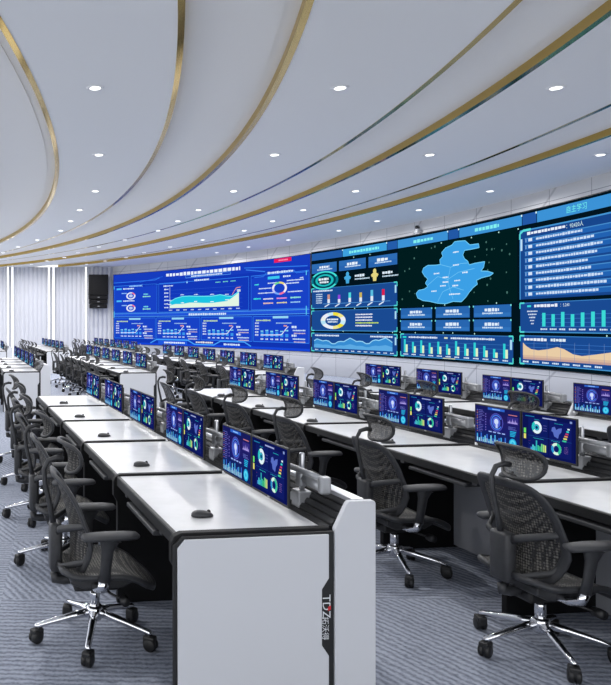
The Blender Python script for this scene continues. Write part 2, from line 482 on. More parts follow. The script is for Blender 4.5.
# area chart
p.glyphs(3.45,3.37,.07,.6,W1)
for i in range(6): p.glyphs(3.5,3.22-.16*i,.07,.26,W1)
for i in range(6): p.line([(3.86,2.37+.16*i),(8.3,2.37+.16*i)], .008, (50,100,215), 2)
t1 = [(3.86,2.66),(4.2,2.8),(4.66,2.88),(5.1,2.88),(5.51,2.86),(6.0,2.84),(6.5,2.83),(7.0,2.87),(7.4,2.8),(7.7,2.78),(8.1,2.95)]
t2 = [(3.86,2.50),(4.2,2.56),(4.66,2.55),(5.1,2.60),(5.51,2.59),(6.0,2.56),(6.5,2.55),(7.0,2.58),(7.4,2.6),(7.7,2.72),(8.1,2.92)]
p.area(t1,2.4,(28,196,226),3); p.area(t2,2.39,(226,246,228),4)
p.line(t1,.03,(120,240,250),5); p.line([(7.7,2.84),(7.95,3.1),(8.2,3.12)],.03,(230,150,140),5)
for a, b in t1[::2]: p.glyphs(a-.12,b+.07,.05,.24,W1,5)
for a, b in t2[::2]: p.glyphs(a-.1,b+.05,.05,.2,(255,255,255),6)
p.line([(3.86,2.36),(3.86,3.3)],.02,W1,4)
for i in range(10): p.glyphs(3.8+i*.46,2.30,.05,.2,W1)
for i in range(3): p.glyphs(6.7+.45*i,3.38,.05,.3,(120,220,200))
# ring panel
p.line([(9.0,3.44),(9.5,3.44),(9.65,3.56),(11.2,3.56),(11.3,3.46),(11.95,3.46)],.025,B2,4); p.glyphs(9.75,3.55,.09,1.4,W1,5)
p.rect(9.75,3.32,10.4,3.42,(60,200,240),3); p.glyphs(10.6,3.38,.08,.4,W1)
cs = [(245,240,250),(240,220,120),(120,220,140),(245,240,250),(200,200,250),(120,170,250),(250,120,160),(245,240,250)]
for i in range(8): p.ring(10.4,2.97,.235,.17,cs[i],4,i*45,(i+1)*45,1.75)
for (a,b,c) in ((9.25,3.0,.7),(9.2,2.83,.9),(9.75,3.18,.5),(10.75,3.12,.7),(10.85,2.82,.8),(10.8,3.22,.9),(11.5,3.28,.2)): p.glyphs(a,b,.05,c,W1)
p.glyphs(9.0,3.16,.06,.25,(80,230,220)); p.glyphs(8.95,2.63,.07,.4,(60,230,220))
for i in range(3):
    p.glyphs(9.5+.75*i,2.61,.06,.55,[(240,240,250),(250,150,210),(150,240,220)][i]); p.glyphs(9.5+.75*i,2.45,.06,.55,[(240,200,180),(240,230,150),(160,210,250)][i])
# divider band
p.rect(.2,2.06,12.0,2.17,(32,84,216),2); p.line([(.2,2.18),(12,2.18)],.02,(90,170,250),3); p.line([(.2,2.04),(12,2.04)],.02,(90,170,250),3)
p.glyphs(5.05,2.10,.10,2.3,W1,4)
# four lower panels
for k, (a, b) in enumerate(((.22,2.92),(2.99,5.74),(5.82,8.86),(8.93,11.98))):
    p.rect(a,1.03,b,1.97,B1,1)
    p.line([(a,1.03),(b,1.03)],.025,B2); p.line([(a,1.03),(a,1.97)],.02,B2); p.line([(b,1.03),(b,1.97)],.02,B2); p.line([(a,1.97),(b,1.97)],.02,B2)
    ww = b-a
    p.rect(a+ww*.36,1.89,a+ww*.64,1.97,(150,215,245),3); p.glyphs(a+.15,1.82,.07,ww*.28,(190,220,170)); p.glyphs(a+ww*.42,1.72,.05,ww*.28,(160,200,240))
    for i in range(5): p.glyphs(a+.1,1.72-.11*i,.07,.22,(200,215,245))
    for i in range(6): p.rect(a+.42+i*ww*.09,1.22,a+.42+i*ww*.09+.16,1.38+.05*math.sin(i),(60,150,235),3)
    for i in range(6): p.glyphs(a+.42+i*ww*.09,1.42+.03*(i%2),.06,.16,(140,225,245),4); p.glyphs(a+.42+i*ww*.09,1.13,.06,.17,W1,4)
    p.line([(a+.42,1.28),(a+ww*.4,1.29),(a+ww*.52,1.30),(a+ww*.58,1.46),(a+ww*.64,1.6)],.03,(235,240,255),5); p.glyphs(a+ww*.56,1.62,.07,.2,(230,160,150),5)
    for i in range(2): p.glyphs(a+ww*.70,1.58-.30*i,.09,.26,W1,4); p.glyphs(a+ww*.72,1.46-.30*i,.06,ww*.22,(200,225,250),4); p.glyphs(a+ww*.74,1.36-.30*i,.05,ww*.2,(210,190,200),4)
# footer tabs
p.rect(.15,.75,12.03,.84,(22,70,214),1)
p.line([(2.6,.84),(3.0,1.0),(5.0,1.0),(5.4,.84),(6.6,.84),(7.0,1.0),(8.4,1.0),(8.8,.84)],.05,(70,160,250),4)
p.rect(3.1,.8,4.95,.96,(30,90,225),2); p.glyphs(3.5,.88,.09,1.3,(225,238,255),5); p.glyphs(5.5,.93,.08,1.05,(235,235,225),5); p.glyphs(7.2,.88,.09,.95,W1,5)
for a in (.2,11.85): p.line([(a,2.0),(a,2.3)],.05,(90,200,240),5); p.line([(a,3.35),(a,3.5)],.05,(90,200,240),5)
p.bend(); p.mb.build('display_picture', None, vw)

# --- dark screen (near, right)
vw = thing('video_wall', 'huge curved dark teal data display at right with glowing blue province map', 'screen', 'video wall displays')
frame_slab(12.07, 25.1, .72, 4.10, .10, 'screen_frame', vw, M['bezel'])
p = Pic(.102)
K = (2,20,30); PB, HB, DB = (26,74,146), (60,146,214), (18,58,128)
p.rect(12.09,.74,25.05,4.08,K,0); p.rect(16.25,2.14,20.75,3.78,(1,28,30),1)
# header tabs
p.rect(12.12,3.80,13.66,4.03,(36,92,168),1); p.rect(13.68,3.80,15.74,4.03,(62,160,222),1); p.rect(15.76,3.80,16.2,4.03,(36,92,170),1)
p.rect(16.22,3.80,18.28,4.03,HB,1); p.rect(18.3,3.80,18.7,4.03,(34,88,166),1); p.rect(18.72,3.80,20.9,4.03,HB,1)
p.rect(20.92,3.80,21.36,4.03,(34,88,166),1); p.rect(21.38,3.80,24.0,4.03,HB,1); p.rect(24.02,3.80,25.03,4.03,(34,88,166),1)
for a, b in ((14.0,1.4),(16.9,.8),(19.3,.85)): p.glyphs(a,3.91,.10,b,(130,240,240),3)
p.text('自主学习',22.25,3.86,.15,(120,245,235))
for a in (13.68,15.74,18.28,18.7,20.9,21.36): p.rect(a-.02,3.99,a+.02,4.03,(220,250,255),3)
# top-left boxes
def panel(a, b, z0, z1, c=PB):
    p.rect(a,z0,b,z1,c,1)
    p.line([(a,z0),(b,z0)],.02,(70,150,210),2); p.line([(a,z1),(b,z1)],.015,(60,130,200),2)
    for (x, dx) in ((a,1),(b,-1)):
        for (z, dz) in ((z0,1),(z1,-1)): p.line([(x,z+dz*.12),(x,z),(x+dx*.14,z)],.035,(80,220,215),3)
    p.rect(b-.10,z1-.30,b-.03,z1-.08,(170,220,245),3)
for a, b in ((12.12,13.38),(13.5,14.78),(14.91,16.2)):
    p.rect(a,3.36,b,3.68,(46,108,180),1); p.rect(a+.02,3.38,b-.02,3.52,(40,100,176),2); p.glyphs(a+.4,3.55,.10,.5,(235,245,255),4); p.glyphs(a+.3,3.47,.05,.75,(200,225,250),4)
for i, (r, c) in enumerate(((.30,(8,120,140)),(.25,(4,60,80)),(.2,(30,190,190)),(.15,(5,60,80)))): p.ring(12.78,3.11,r,0,c,2+i,0,360,2.3)
p.ring(12.78,3.11,.3,.26,(70,230,220),6,20,150,2.3); p.ring(12.78,3.11,.3,.26,(70,230,220),6,200,330,2.3)
p.glyphs(12.5,3.15,.10,.5,(235,245,255),7); p.glyphs(12.55,3.05,.08,.45,(235,245,255),7)
for u, c in ((13.92,(70,170,225)),(15.2,(228,214,130))):
    p.ring(u,3.24,.075,0,c,3); p.poly([(u-.17,3.14),(u-.08,3.19),(u+.08,3.19),(u+.17,3.14),(u+.13,3.07),(u+.09,3.08),(u+.07,2.95),(u-.07,2.95),(u-.09,3.08),(u-.13,3.07)],c,3)
    p.glyphs(u+.35,3.16,.09,.45,(225,240,255),3); p.glyphs(u+.35,3.06,.05,.7,(200,225,245),3)
panel(12.12,16.2,2.2,2.86); panel(12.12,16.2,1.47,2.12); panel(12.12,16.2,.79,1.38)
p.glyphs(12.2,2.77,.06,1.0,(220,235,255),3)
for i in range(5): p.glyphs(12.35,2.66-.07*i,.045,.32,(200,225,250),3)
for i, c in enumerate(((205,150,140),(140,70,220),(80,220,225),(205,180,90),(90,190,225),(220,30,80))):
    u = 12.99+.52*i; h = (.28,.25,.30,.28,.33,.33)[i]
    p.rect(u-.06,2.36,u+.06,2.36+h*.45,(225,235,250),3); p.rect(u-.06,2.36+h*.45,u+.06,2.36+h,c,3)
    p.line([(u+.03,2.33),(u-.2,2.24)],.035,(225,240,255),3)
p.line([(12.7,2.34),(15.9,2.34)],.015,(90,160,225),3)
for i in range(12): p.ring(13.21,1.79,.27,.17,[(235,240,250),(240,230,140),(240,225,60),(200,235,250),(235,240,250),(235,240,235),(180,225,245),(235,240,250)][i%8],3,i*30,(i+1)*30,2.3)
p.glyphs(12.9,1.83,.07,.6,(225,240,255),4); p.glyphs(12.95,1.75,.05,.5,(225,240,255),4)
for i in range(5): p.glyphs(14.3,1.97-.085*i,.05,[.8,.8,.8,1.1,.8][i],(235,240,255) if i != 3 else (200,230,90),3)
wv = [(12.25+.15*i, 1.10+.06*math.sin(i*.62+.4)+.035*math.sin(i*1.7)+.004*i) for i in range(26)]
p.area(wv,.90,(56,140,210),3); p.line(wv,.03,(150,215,250),4); p.area([(a,.9+(b-.9)*.45) for a, b in wv],.90,(92,170,228),4)
p.glyphs(12.3,1.31,.06,1.2,(220,235,255),3); p.glyphs(15.0,1.31,.06,1.0,(220,235,255),3)
for i in range(13): p.glyphs(12.3+.3*i,.84,.04,.16,(210,230,250),4)
# map
mp_ = [(18.69,3.72),(18.95,3.70),(19.12,3.58),(19.44,3.57),(19.46,3.48),(19.2,3.47),(18.93,3.47),(18.86,3.36),(18.93,3.26),(19.05,3.19),(19.10,3.10),(19.3,3.12),(19.66,3.13),(19.62,3.0),(19.52,2.92),(19.75,2.90),(19.96,2.84),(19.85,2.79),(19.55,2.76),(19.36,2.71),(19.40,2.62),(19.25,2.55),(19.1,2.44),(18.98,2.33),(18.81,2.22),(18.5,2.24),(18.21,2.19),(17.9,2.21),(17.57,2.27),(17.3,2.30),(17.08,2.38),(17.02,2.50),(17.12,2.58),(17.35,2.60),(17.5,2.66),(17.40,2.76),(17.5,2.86),(17.36,2.96),(17.27,3.06),(17.32,3.16),(17.5,3.22),(17.8,3.20),(18.0,3.2),(17.98,3.32),(18.1,3.4),(18.05,3.5),(18.2,3.6),(18.45,3.65),(18.55,3.72)]
from mathutils.geometry import tessellate_polygon
for tri in tessellate_polygon([[Vector((u,z,0)) for u, z in mp_]]): p.poly([mp_[i] for i in tri], (60,160,230), 2)
p.line(mp_+[mp_[0]],.02,(110,205,250),4)
for pth in (((18.0,3.2),(18.4,3.1),(18.8,3.16),(19.05,3.15)),((17.5,2.7),(17.9,2.9),(18.3,2.8),(18.7,2.95),(19.3,3.0)),((17.9,2.25),(18.1,2.5),(18.5,2.6),(18.9,2.5)),((18.3,2.8),(18.35,2.6),(18.5,2.3)),((18.4,3.1),(18.3,2.8))): p.line(pth,.012,(120,205,250),5)
for u, z in ((18.6,3.46),(18.6,3.14),(17.85,2.98),(18.95,2.93),(18.2,2.86),(18.2,2.74),(18.65,2.75),(18.1,2.65),(18.58,2.63),(17.75,2.53)): p.glyphs(u-.1,z,.045,.22,(225,240,255),6)
p.glyphs(18.35,2.42,.045,.42,(225,240,255),6)
for i in range(34): 
    u, z = random.uniform(16.35,20.65), random.uniform(2.2,3.72); p.ring(u,z,random.uniform(.012,.03),0,(70,112,105),1.4)
for r in range(2):
    for c in range(3):
        a = 16.36+c*1.45; z = 1.83-.33*r
        p.rect(a,z,a+1.3,z+.28,(40,102,176),2); p.rect(a+.02,z+.02,a+1.28,z+.1,(48,114,188),3); p.glyphs(a+.4,z+.17,.09,.5,(225,240,255),5); p.glyphs(a+.32,z+.09,.045,.7,(205,228,250),5)
        for x in (a,a+1.3): p.rect(x-.02,z+.24,x+.02,z+.28,(120,230,230),5)
panel(16.36,20.62,.80,1.40)
p.rect(16.45,1.30,16.6,1.34,(40,230,220),3); p.glyphs(16.7,1.32,.055,1.2,(220,235,255),3); p.rect(18.15,1.30,18.28,1.34,(220,230,200),3); p.glyphs(18.4,1.32,.055,1.6,(220,235,255),3)
for i in range(3): p.line([(16.5,1.0+.1*i),(20.5,1.0+.1*i)],.008,(60,120,190),2)
for i in range(12):
    u = 16.5+.345*i; h = (.36,.29,.34,.28,.32,.26,.35,.29,.33,.26,.20,.33)[i]
    p.rect(u,.90,u+.08,.90+h,(50,210,215),4); p.rect(u+.08,.90,u+.16,.90+h*.6,(225,240,200),4); p.glyphs(u-.02,.85,.04,.2,(215,232,250),4)
p.glyphs(18.1,.805,.03,.5,(220,220,160),5)
# right column
p.rect(20.85,2.2,24.95,3.68,(24,70,140),1); p.line([(20.85,2.2),(20.85,3.68),(24.95,3.68)],.03,(70,150,215),2)
p.line([(20.85,3.5),(20.85,3.62),(20.95,3.68),(21.2,3.68)],.05,(90,220,220),4); p.rect(20.87,3.25,20.93,3.5,(190,225,250),4)
p.glyphs(21.08,3.60,.075,1.15,(235,242,255),4); p.text('：92420人',22.25,3.555,.11,(215,245,245))
for i in range(9):
    z = 3.46-.144*i
    p.rect(21.0,z-.055,24.85,z+.05,(34,98,178),2); p.rect(21.0,z+.03,24.85,z+.05,(70,140,205),3); p.line([(21.04,z-.04),(21.04,z+.04)],.015,(180,220,250),3)
    p.rect(21.12,z-.032,21.24,z+.032,(215,230,250),4); p.glyphs(21.36,z,.062,(1.35,1.7,1.9,1.75,1.5,1.6,1.9,2.0,1.8)[i],(205,225,250),4)
panel(20.85,24.95,1.50,2.12); panel(20.85,24.95,.82,1.42)
p.rect(21.08,2.03,21.2,2.07,(60,220,220),3); p.glyphs(21.3,2.05,.07,.7,(235,242,255),3); p.text('：5.240',22.08,2.02,.085,(220,240,250))
for i in range(5): p.glyphs(21.08+.03*i,1.94-.065*i,.035,.32-.06*i,(210,225,245),3)
for i in range(11):
    u = 21.55+.28*i; h = (.28,.25,.29,.24,.27,.28,.30,.26,.22,.28,.25)[i]
    p.rect(u,1.62,u+.10,1.62+h,(60,218,215),4); p.glyphs(u-.05,1.565,.04,.2,(215,232,250),4)
for i in range(4): p.line([(21.5,1.62+.08*i),(24.8,1.62+.08*i)],.008,(60,120,200),2)
p.glyphs(20.98,1.345,.07,.7,(235,242,255),3); p.glyphs(21.8,1.345,.07,.45,(225,240,250),3)
ar = [(20.95,1.27),(21.05,1.20),(21.2,1.14),(21.43,1.12),(21.7,1.15),(22.0,1.205),(22.2,1.17),(22.45,1.08),(22.7,1.055),(23.0,1.09),(23.45,1.15),(23.9,1.2),(24.3,1.12),(24.8,1.08)]
p.area(ar,.92,(196,160,150),3); p.area([(a,.92+(b-.92)*.97) for a, b in ar],.965,(216,184,158),3.5); p.area([(a,b) for a, b in ar],1.01,(232,204,166),4)
for i in range(8): p.glyphs(20.95+.3*i,.87,.04,.2,(215,232,250),4); p.line([(21.3+.4*i,.92),(21.3+.4*i,1.3)],.008,(110,140,190),4.5)
for i in range(3): p.line([(20.95,1.1+.08*i),(24.8,1.1+.08*i)],.008,(60,120,200),2)
for _ in range(26): p.ring(random.uniform(12.2,24.8), random.choice((1.44,2.16,1.45,2.15,3.75,3.74)), .018, 0, (190,240,230), 4)
p.bend(); p.mb.build('display_picture', None, vw)

# ------------------------------------------------------------------ speaker + small camera on the walls
t = tag(thing('wall_speaker', loc=(1.83, YF-.1, 2.45)), 'black line array loudspeaker hanging high on the fluted far wall', 'speaker')
b = MB(); b.box((-.46,-.52,.62),(.46,-.02,1.60),None,.03); b.build('upper_cabinet', M['speaker'], t)
for k in range(3):
    b = MB(); b.box((-.45+.015*k,-.50+.02*k,.42-.21*k),(.45-.015*k,-.02,.61-.21*k),None,.015); c = b.build('speaker_module', M['speaker'], t)
    e = MB(); e.box((-.05,-.515+.02*k,.50-.21*k),(.05,-.50+.02*k,.53-.21*k),None,.003); e.build('badge', M['silver'], c)
b = MB(); b.box((-.1,-.05,.3),(.1,.12,.9),None,.01); b.build('bracket', M['black'], t)

cp = arc(17.05, 4.24, .10); th = TH0-17.05/30
t = tag(thing('security_camera', loc=cp, rz=th+PI), 'tiny white and black surveillance camera perched above the dark video wall', 'camera')
b = MB(); b.box((-.10,-.07,-.10),(.05,.07,-.06),None,.01); b.build('base_bracket', M['white'], t)
b = MB(); b.lathe([(0,-.06),(.06,-.06),(.065,-.02),(.05,.0),(0,.0)],None,20); b.build('body', M['white'], t)
b = MB(); b.lathe([(0,0),(.05,0),(.06,.04),(.045,.09),(0,.1)],None,20); h = b.build('camera_head', M['dark'], t)

# ------------------------------------------------------------------ desk section
LD = 1.21
DESK_W = .86
def make_desk(seed=0):
    t = thing('console_desk')
    b = MB(); b.box((.014,.022,.722),(.68,LD-.022,.752),None,.003); b.build('tabletop', M['top'], t)
    b = MB(); b.prism([(-.004,.70),(.016,.70),(.016,.752),(.0,.752),(-.004,.747)],'y',.022,LD-.022); b.build('front_edge', M['black'], t)
    # divider board at the near joint: rounded front corner, standing slightly proud of the top
    b = MB(); b.prism([(.0,0),(.60,0),(.60,.70),(.69,.70),(.69,.764),(.02,.764),(-.012,.75),(-.024,.725),(-.024,.64),(.0,.60)],'y',-.02,.022,None,.004); b.build('divider_board', M['under'], t)
    b = MB(); b.box((.56,.024,.02),(.58,LD-.022,.70)); b.build('modesty_board', M['grey'], t)
    b = MB(); b.box((-.02,.30,.660),(.30,.86,.684),None,.006); b.box((.0,.22,.684),(.3,.26,.722)); b.box((.0,.94,.684),(.3,.98,.722)); b.build('keyboard_tray', M['tray'], t)
    b = MB()
    for k in range(5):
        x, z = .684+.026*k, .745+.024*k
        b.prism([(x,z-.02),(x+.030,z),(x+.030,z+.018),(x+.012,z+.022),(x,z+.006)],'y',.0,LD)
    b.prism([(.70,.70),(.835,.70),(.835,.86),(.82,.865)],'y',.0,LD); b.build('slat_rail', M['slat'], t)
    b = MB(); b.box((.80,.0,.862),(.86,LD,.882),None,.003); b.build('top_rail', M['alu'], t)
    b = MB(); b.box((.84,.0,.03),(.86,LD,.86)); b.build('rear_board', M['panel'], t)
    return t

def make_end(t, y0, sgn, logo=False):
    # end assembly on one side of a row: black frame, white side board with a notch, taller rear board
    ya, yb = (y0-.036, y0-.02) if sgn < 0 else (y0+.02, y0+.036)
    b = MB(); b.prism([(0,0),(.712,0),(.712,.752),(.02,.752),(-.02,.715),(-.02,0)],'y',ya,yb,None,.003); b.build('end_frame', M['black'], t)
    yc, yd = (ya-.012, ya) if sgn < 0 else (yb, yb+.012)
    b = MB(); b.prism([(-.002,.0),(.672,.0),(.672,.215),(.640,.262),(.640,.505),(.672,.552),(.672,.742),(.028,.742),(-.004,.706)],'y',yc,yd,None,.003); b.build('side_board', M['panel'], t)
    b = MB(); b.prism([(.700,0),(.889,0),(.889,.868),(.886,.878),(.876,.883),(.768,.883),(.758,.877),(.752,.869),(.700,.765)],'y',(ya-.012 if sgn<0 else ya),(yb if sgn<0 else yb+.012),None,.004); b.build('raised_rear_board', M['panel'], t)
    if logo:
        b = MB(); wht = M['print']; y = ya-.0015
        def put(body, size, zc, m, dx=.0):
            for tri in text_polys(body, size): b.face([Vector((.648+dy+dx, y, zc-dxx)) for dxx, dy in tri], m)
        put('TDZ', .052, .478, wht); put('拓沃得', .034, .382, wht)
        b.build('lettering', None, t)
        b = MB(); b.prism([(.672,.424),(.685,.430),(.685,.412),(.672,.406)],'y',y-.001,y); b.build('red_mark', M['red'], t)

# ------------------------------------------------------------------ monitor arm
def make_arm():
    t = thing('monitor_arm')
    b = MB(); b.box((.705,.335,.755),(.775,.415,.845),None,.008); b.box((.715,.40,.77),(.765,.45,.82),None,.006)
    b.box((.74,.36,.70),(.80,.41,.77),None,.003); b.build('clamp', M['silver'], t)
    b = MB(); b.lathe([(0,.80),(.013,.80),(.013,1.02),(.011,1.024),(0,1.024)],None,14,(.742,.375,0)); b.build('pole', M['alu'], t)
    b = MB(); b.lathe([(.014,.865),(.028,.865),(.03,.87),(.03,.925),(.028,.93),(.014,.93)],None,18,(.742,.375,0)); b.build('collar', M['silver'], t)
    b = MB(); b.tube([(.742,.39,.905),(.748,.28,.900),(.752,.18,.893)],[.019,.020,.021],None,8,False,1.3,(0,0,1)); b.build('lower_link', M['silver'], t)
    b = MB(); b.box((.728,.155,.868),(.780,.195,.950),None,.01); b.build('elbow_joint', M['silver'], t)
    b = MB(); b.tube([(.745,.18,.938),(.72,.40,.946),(.665,.66,.948)],[.011,.012,.014],None,8,False,1.3,(0,0,1)); b.build('upper_link', M['silver'], t)
    b = MB(); b.box((.645,.38,.930),(.668,1.02,.965),None,.004); b.build('crossbar', M['silver'], t)
    for y in (.465,.905):
        b = MB(); b.box((.626,y-.05,.90),(.645,y+.05,1.0),None,.004); b.build('mount_plate', M['black'], t)
    return t

# ------------------------------------------------------------------ monitors
MW, MH, MZ = .430, .284, .803
def screen_left():
    b = MB(); z0, z1, w = MZ+.014, MZ+MH-.008, MW-.016
    def P(a, c, l): return Vector((-.0013-.0006*l, w/2-a*w, z0+c*(z1-z0)))
    def R(a0,c0,a1,c1,col,l=1,k=1): b.face([P(a0,c0,l),P(a1,c0,l),P(a1,c1,l),P(a0,c1,l)], emit(col,k))
    def ring(a,c,ro,ri,col,l=2,a0=0,a1=360,n=16):
        for i in range(n):
            t0,t1 = math.radians(a0+(a1-a0)*i/n), math.radians(a0+(a1-a0)*(i+1)/n); asp = (z1-z0)/w
            q = [(a+ro*asp*math.cos(t),c+ro*math.sin(t)) for t in (t0,t1)]+([(a+ri*asp*math.cos(t),c+ri*math.sin(t)) for t in (t1,t0)] if ri else [(a,c)])
            b.face([P(x,y,l) for x, y in q], emit(col))
    rnd = random.Random(3)
    for i in range(6): R(0,i/6,1,(i+1)/6,[(18,34,92),(20,34,98),(26,30,104),(32,30,102),(32,28,94),(24,28,92)][i],0)
    R(.30,.92,.68,.985,(46,98,200)); R(.40,.94,.58,.965,(140,190,250),2)
    for i in range(14):
        R(.04,.30+.044*i,.06,.315+.044*i,[(220,120,90),(120,150,230),(200,180,110)][i%3]); R(.08,.30+.044*i,.08+rnd.uniform(.06,.14),.312+.044*i,(110,110,200))
    for i in range(7): R(.24,.36+.07*i,.26,.39+.07*i,(120,110,210))
    ring(.50,.62,.24,.215,(82,84,190)); ring(.50,.62,.20,.165,(70,120,225),2,30,330); ring(.50,.62,.14,.0,(84,104,214),3); ring(.50,.64,.075,0,(206,220,250),4); R(.485,.47,.53,.60,(190,205,250),4)
    for i in range(4): R(.32+.10*i,.335,.39+.10*i,.365,(150,175,245))
    for i in range(15):
        h = (.20,.09,.23,.12,.17,.22,.1,.21,.14,.24,.12,.18,.20,.1,.22)[i]
        R(.04+.046*i,.035,.068+.046*i,.04+h,[(70,170,235),(120,210,245),(54,110,215)][i%3],2); R(.045+.046*i,.04,.06+.046*i,.04+h*.5,(190,235,250),3)
    R(.76,.86,.95,.88,(200,120,130)); R(.74,.64,.97,.82,(52,44,130))
    for i in range(7): h = (.05,.09,.06,.13,.08,.11,.06)[i]; b.face([P(.75+.03*i,.66,3),P(.78+.03*i,.66,3),P(.765+.03*i,.66+h,3)], emit((176,160,235)))
    for i in range(4): R(.76,.56-.022*i,.76+rnd.uniform(.08,.2),.568-.022*i,(110,120,210))
    for i in range(4): R(.80,.44-.038*i,.93-.01*i,.465-.038*i,(40,176,225),2)
    ring(.86,.155,.125,0,(36,168,226),3); ring(.86,.155,.09,.04,(90,214,240),4)
    return b
def screen_right():
    b = MB(); z0, z1, w = MZ+.014, MZ+MH-.008, MW-.016
    def P(a, c, l): return Vector((-.0013-.0006*l, w/2-a*w, z0+c*(z1-z0)))
    def R(a0,c0,a1,c1,col,l=1,k=1): b.face([P(a0,c0,l),P(a1,c0,l),P(a1,c1,l),P(a0,c1,l)], emit(col,k))
    def ring(a,c,ro,ri,col,l=2,a0=0,a1=360,n=16):
        for i in range(n):
            t0,t1 = math.radians(a0+(a1-a0)*i/n), math.radians(a0+(a1-a0)*(i+1)/n); asp = (z1-z0)/w
            q = [(a+ro*asp*math.cos(t),c+ro*math.sin(t)) for t in (t0,t1)]+([(a+ri*asp*math.cos(t),c+ri*math.sin(t)) for t in (t1,t0)] if ri else [(a,c)])
            b.face([P(x,y,l) for x, y in q], emit(col))
    R(0,0,1,1,(12,20,82),0); R(.12,.06,.50,.90,(15,28,98)); R(.53,.06,.93,.90,(17,27,100)); R(.12,.455,.93,.46,(40,90,160),2)
    R(.06,.92,.24,.94,(30,120,170)); R(.40,.915,.66,.945,(150,160,215)); R(.90,.90,.94,.95,(130,150,210))
    ring(.29,.68,.155,.08,(222,240,248)); ring(.29,.68,.155,.08,(40,196,196),3,120,220,6); ring(.29,.68,.07,.04,(40,190,210),3)
    for i in range(3): R(.41,.74-.06*i,.48,.755-.06*i,(90,90,170))
    R(.03,.50,.075,.62,(110,226,100)); R(.03,.36,.075,.48,(228,222,110)); R(.24,.86,.34,.87,(40,190,190)); R(.62,.84,.78,.85,(40,190,200))
    m = [(.58,.74),(.63,.77),(.66,.70),(.70,.74),(.76,.76),(.75,.66),(.71,.60),(.69,.50),(.66,.52),(.62,.54),(.61,.62),(.57,.66)]
    f = b.face([P(x,y,2) for x, y in m], emit((88,110,196))); bmesh.ops.triangulate(b.bm, faces=[f])
    for i, c in enumerate(((210,230,240),(60,210,210),(200,60,110),(230,150,90),(220,220,110),(60,200,150))): R(.86-.018*i,.74-.058*i,.90-.012*i,.775-.058*i,c,2)
    R(.22,.405,.42,.415,(50,200,200)); R(.56,.42,.72,.43,(50,190,210))
    for i in range(9): R(.17+.034*i,.11,.197+.034*i,.13+(.05,.11,.08,.23,.12,.10,.17,.16,.15)[i],[(70,150,225),(80,210,220),(70,200,200),(50,180,190),(60,200,150),(60,190,130),(110,215,140),(170,220,130),(210,220,130)][i],2)
    R(.13,.32,.16,.33,(200,70,100)); R(.13,.25,.16,.26,(120,120,200))
    ring(.66,.25,.145,.078,(210,240,225)); ring(.66,.25,.145,.078,(44,190,150),3,-60,80,8); ring(.66,.25,.145,.078,(40,150,210),3,150,230,6)
    for i in range(5): R(.80,.32-.035*i,.87,.338-.035*i,(150,110,190))
    R(.56,.33,.58,.35,(200,90,90)); R(.56,.20,.58,.22,(120,120,220))
    return b
def make_monitor(kind):
    t = thing('computer_monitor')
    b = MB(); b.box((0,-MW/2,MZ),(.012,MW/2,MZ+MH),None,.0025); b.build('bezel', M['bezel'], t)
    b = MB(); b.box((.012,-MW/2+.03,MZ+.03),(.028,MW/2-.03,MZ+MH-.03),None,.006); b.build('rear_shell', M['black'], t)
    (screen_left() if kind == 0 else screen_right()).build('screen', None, t)
    b = MB()
    if kind == 0: b.box((-.004,MW/2-.020,MZ-.012),(.01,MW/2-.004,MZ+.006),None,.002)
    else: b.box((-.003,-.012,MZ+.004),(.004,.012,MZ+.010),None,.001)
    b.build('corner_clip' if kind == 0 else 'power_button', M['white'] if kind == 0 else M['silver'], t)
    return t

# ------------------------------------------------------------------ mouse
def make_mouse():
    t = thing('computer_mouse')
    b = MB(); n, mm = 10, 12
    def fn(u, v):
        a = 2*PI*u; r = math.sin(PI/2*v); ex = math.copysign(abs(math.cos(a))**.8, math.cos(a))*.053*r; ey = math.copysign(abs(math.sin(a))**.8, math.sin(a))*.029*r
        return (ex, ey, .003+.027*math.cos(PI/2*v)**.75*(1-.25*ex/.053))
    b2 = b.bm; rows = []
    for j in range(7):
        v = 1-j/6
        rows.append([b2.verts.new(fn(i/20, v)) for i in range(20)] if v > 0 else [b2.verts.new((0,0,.030))])
    for a, c in zip(rows, rows[1:]):
        for i in range(20):
            f = b2.faces.new([a[i],a[(i+1)%20],c[(i+1)%20],c[i]] if len(c) > 1 else [a[i],a[(i+1)%20],c[0]]); f.smooth = True
    b2.faces.new(rows[0][::-1]); b.build('shell', M['mouse'], t)
    b = MB(); b.lathe([(0,-.004),(.008,-.004),(.008,.004),(0,.004)],None,12,(.032,0,.024),Matrix.Rotation(PI/2,4,'X')); b.build('scroll_wheel', M['dark'], t)
    return t

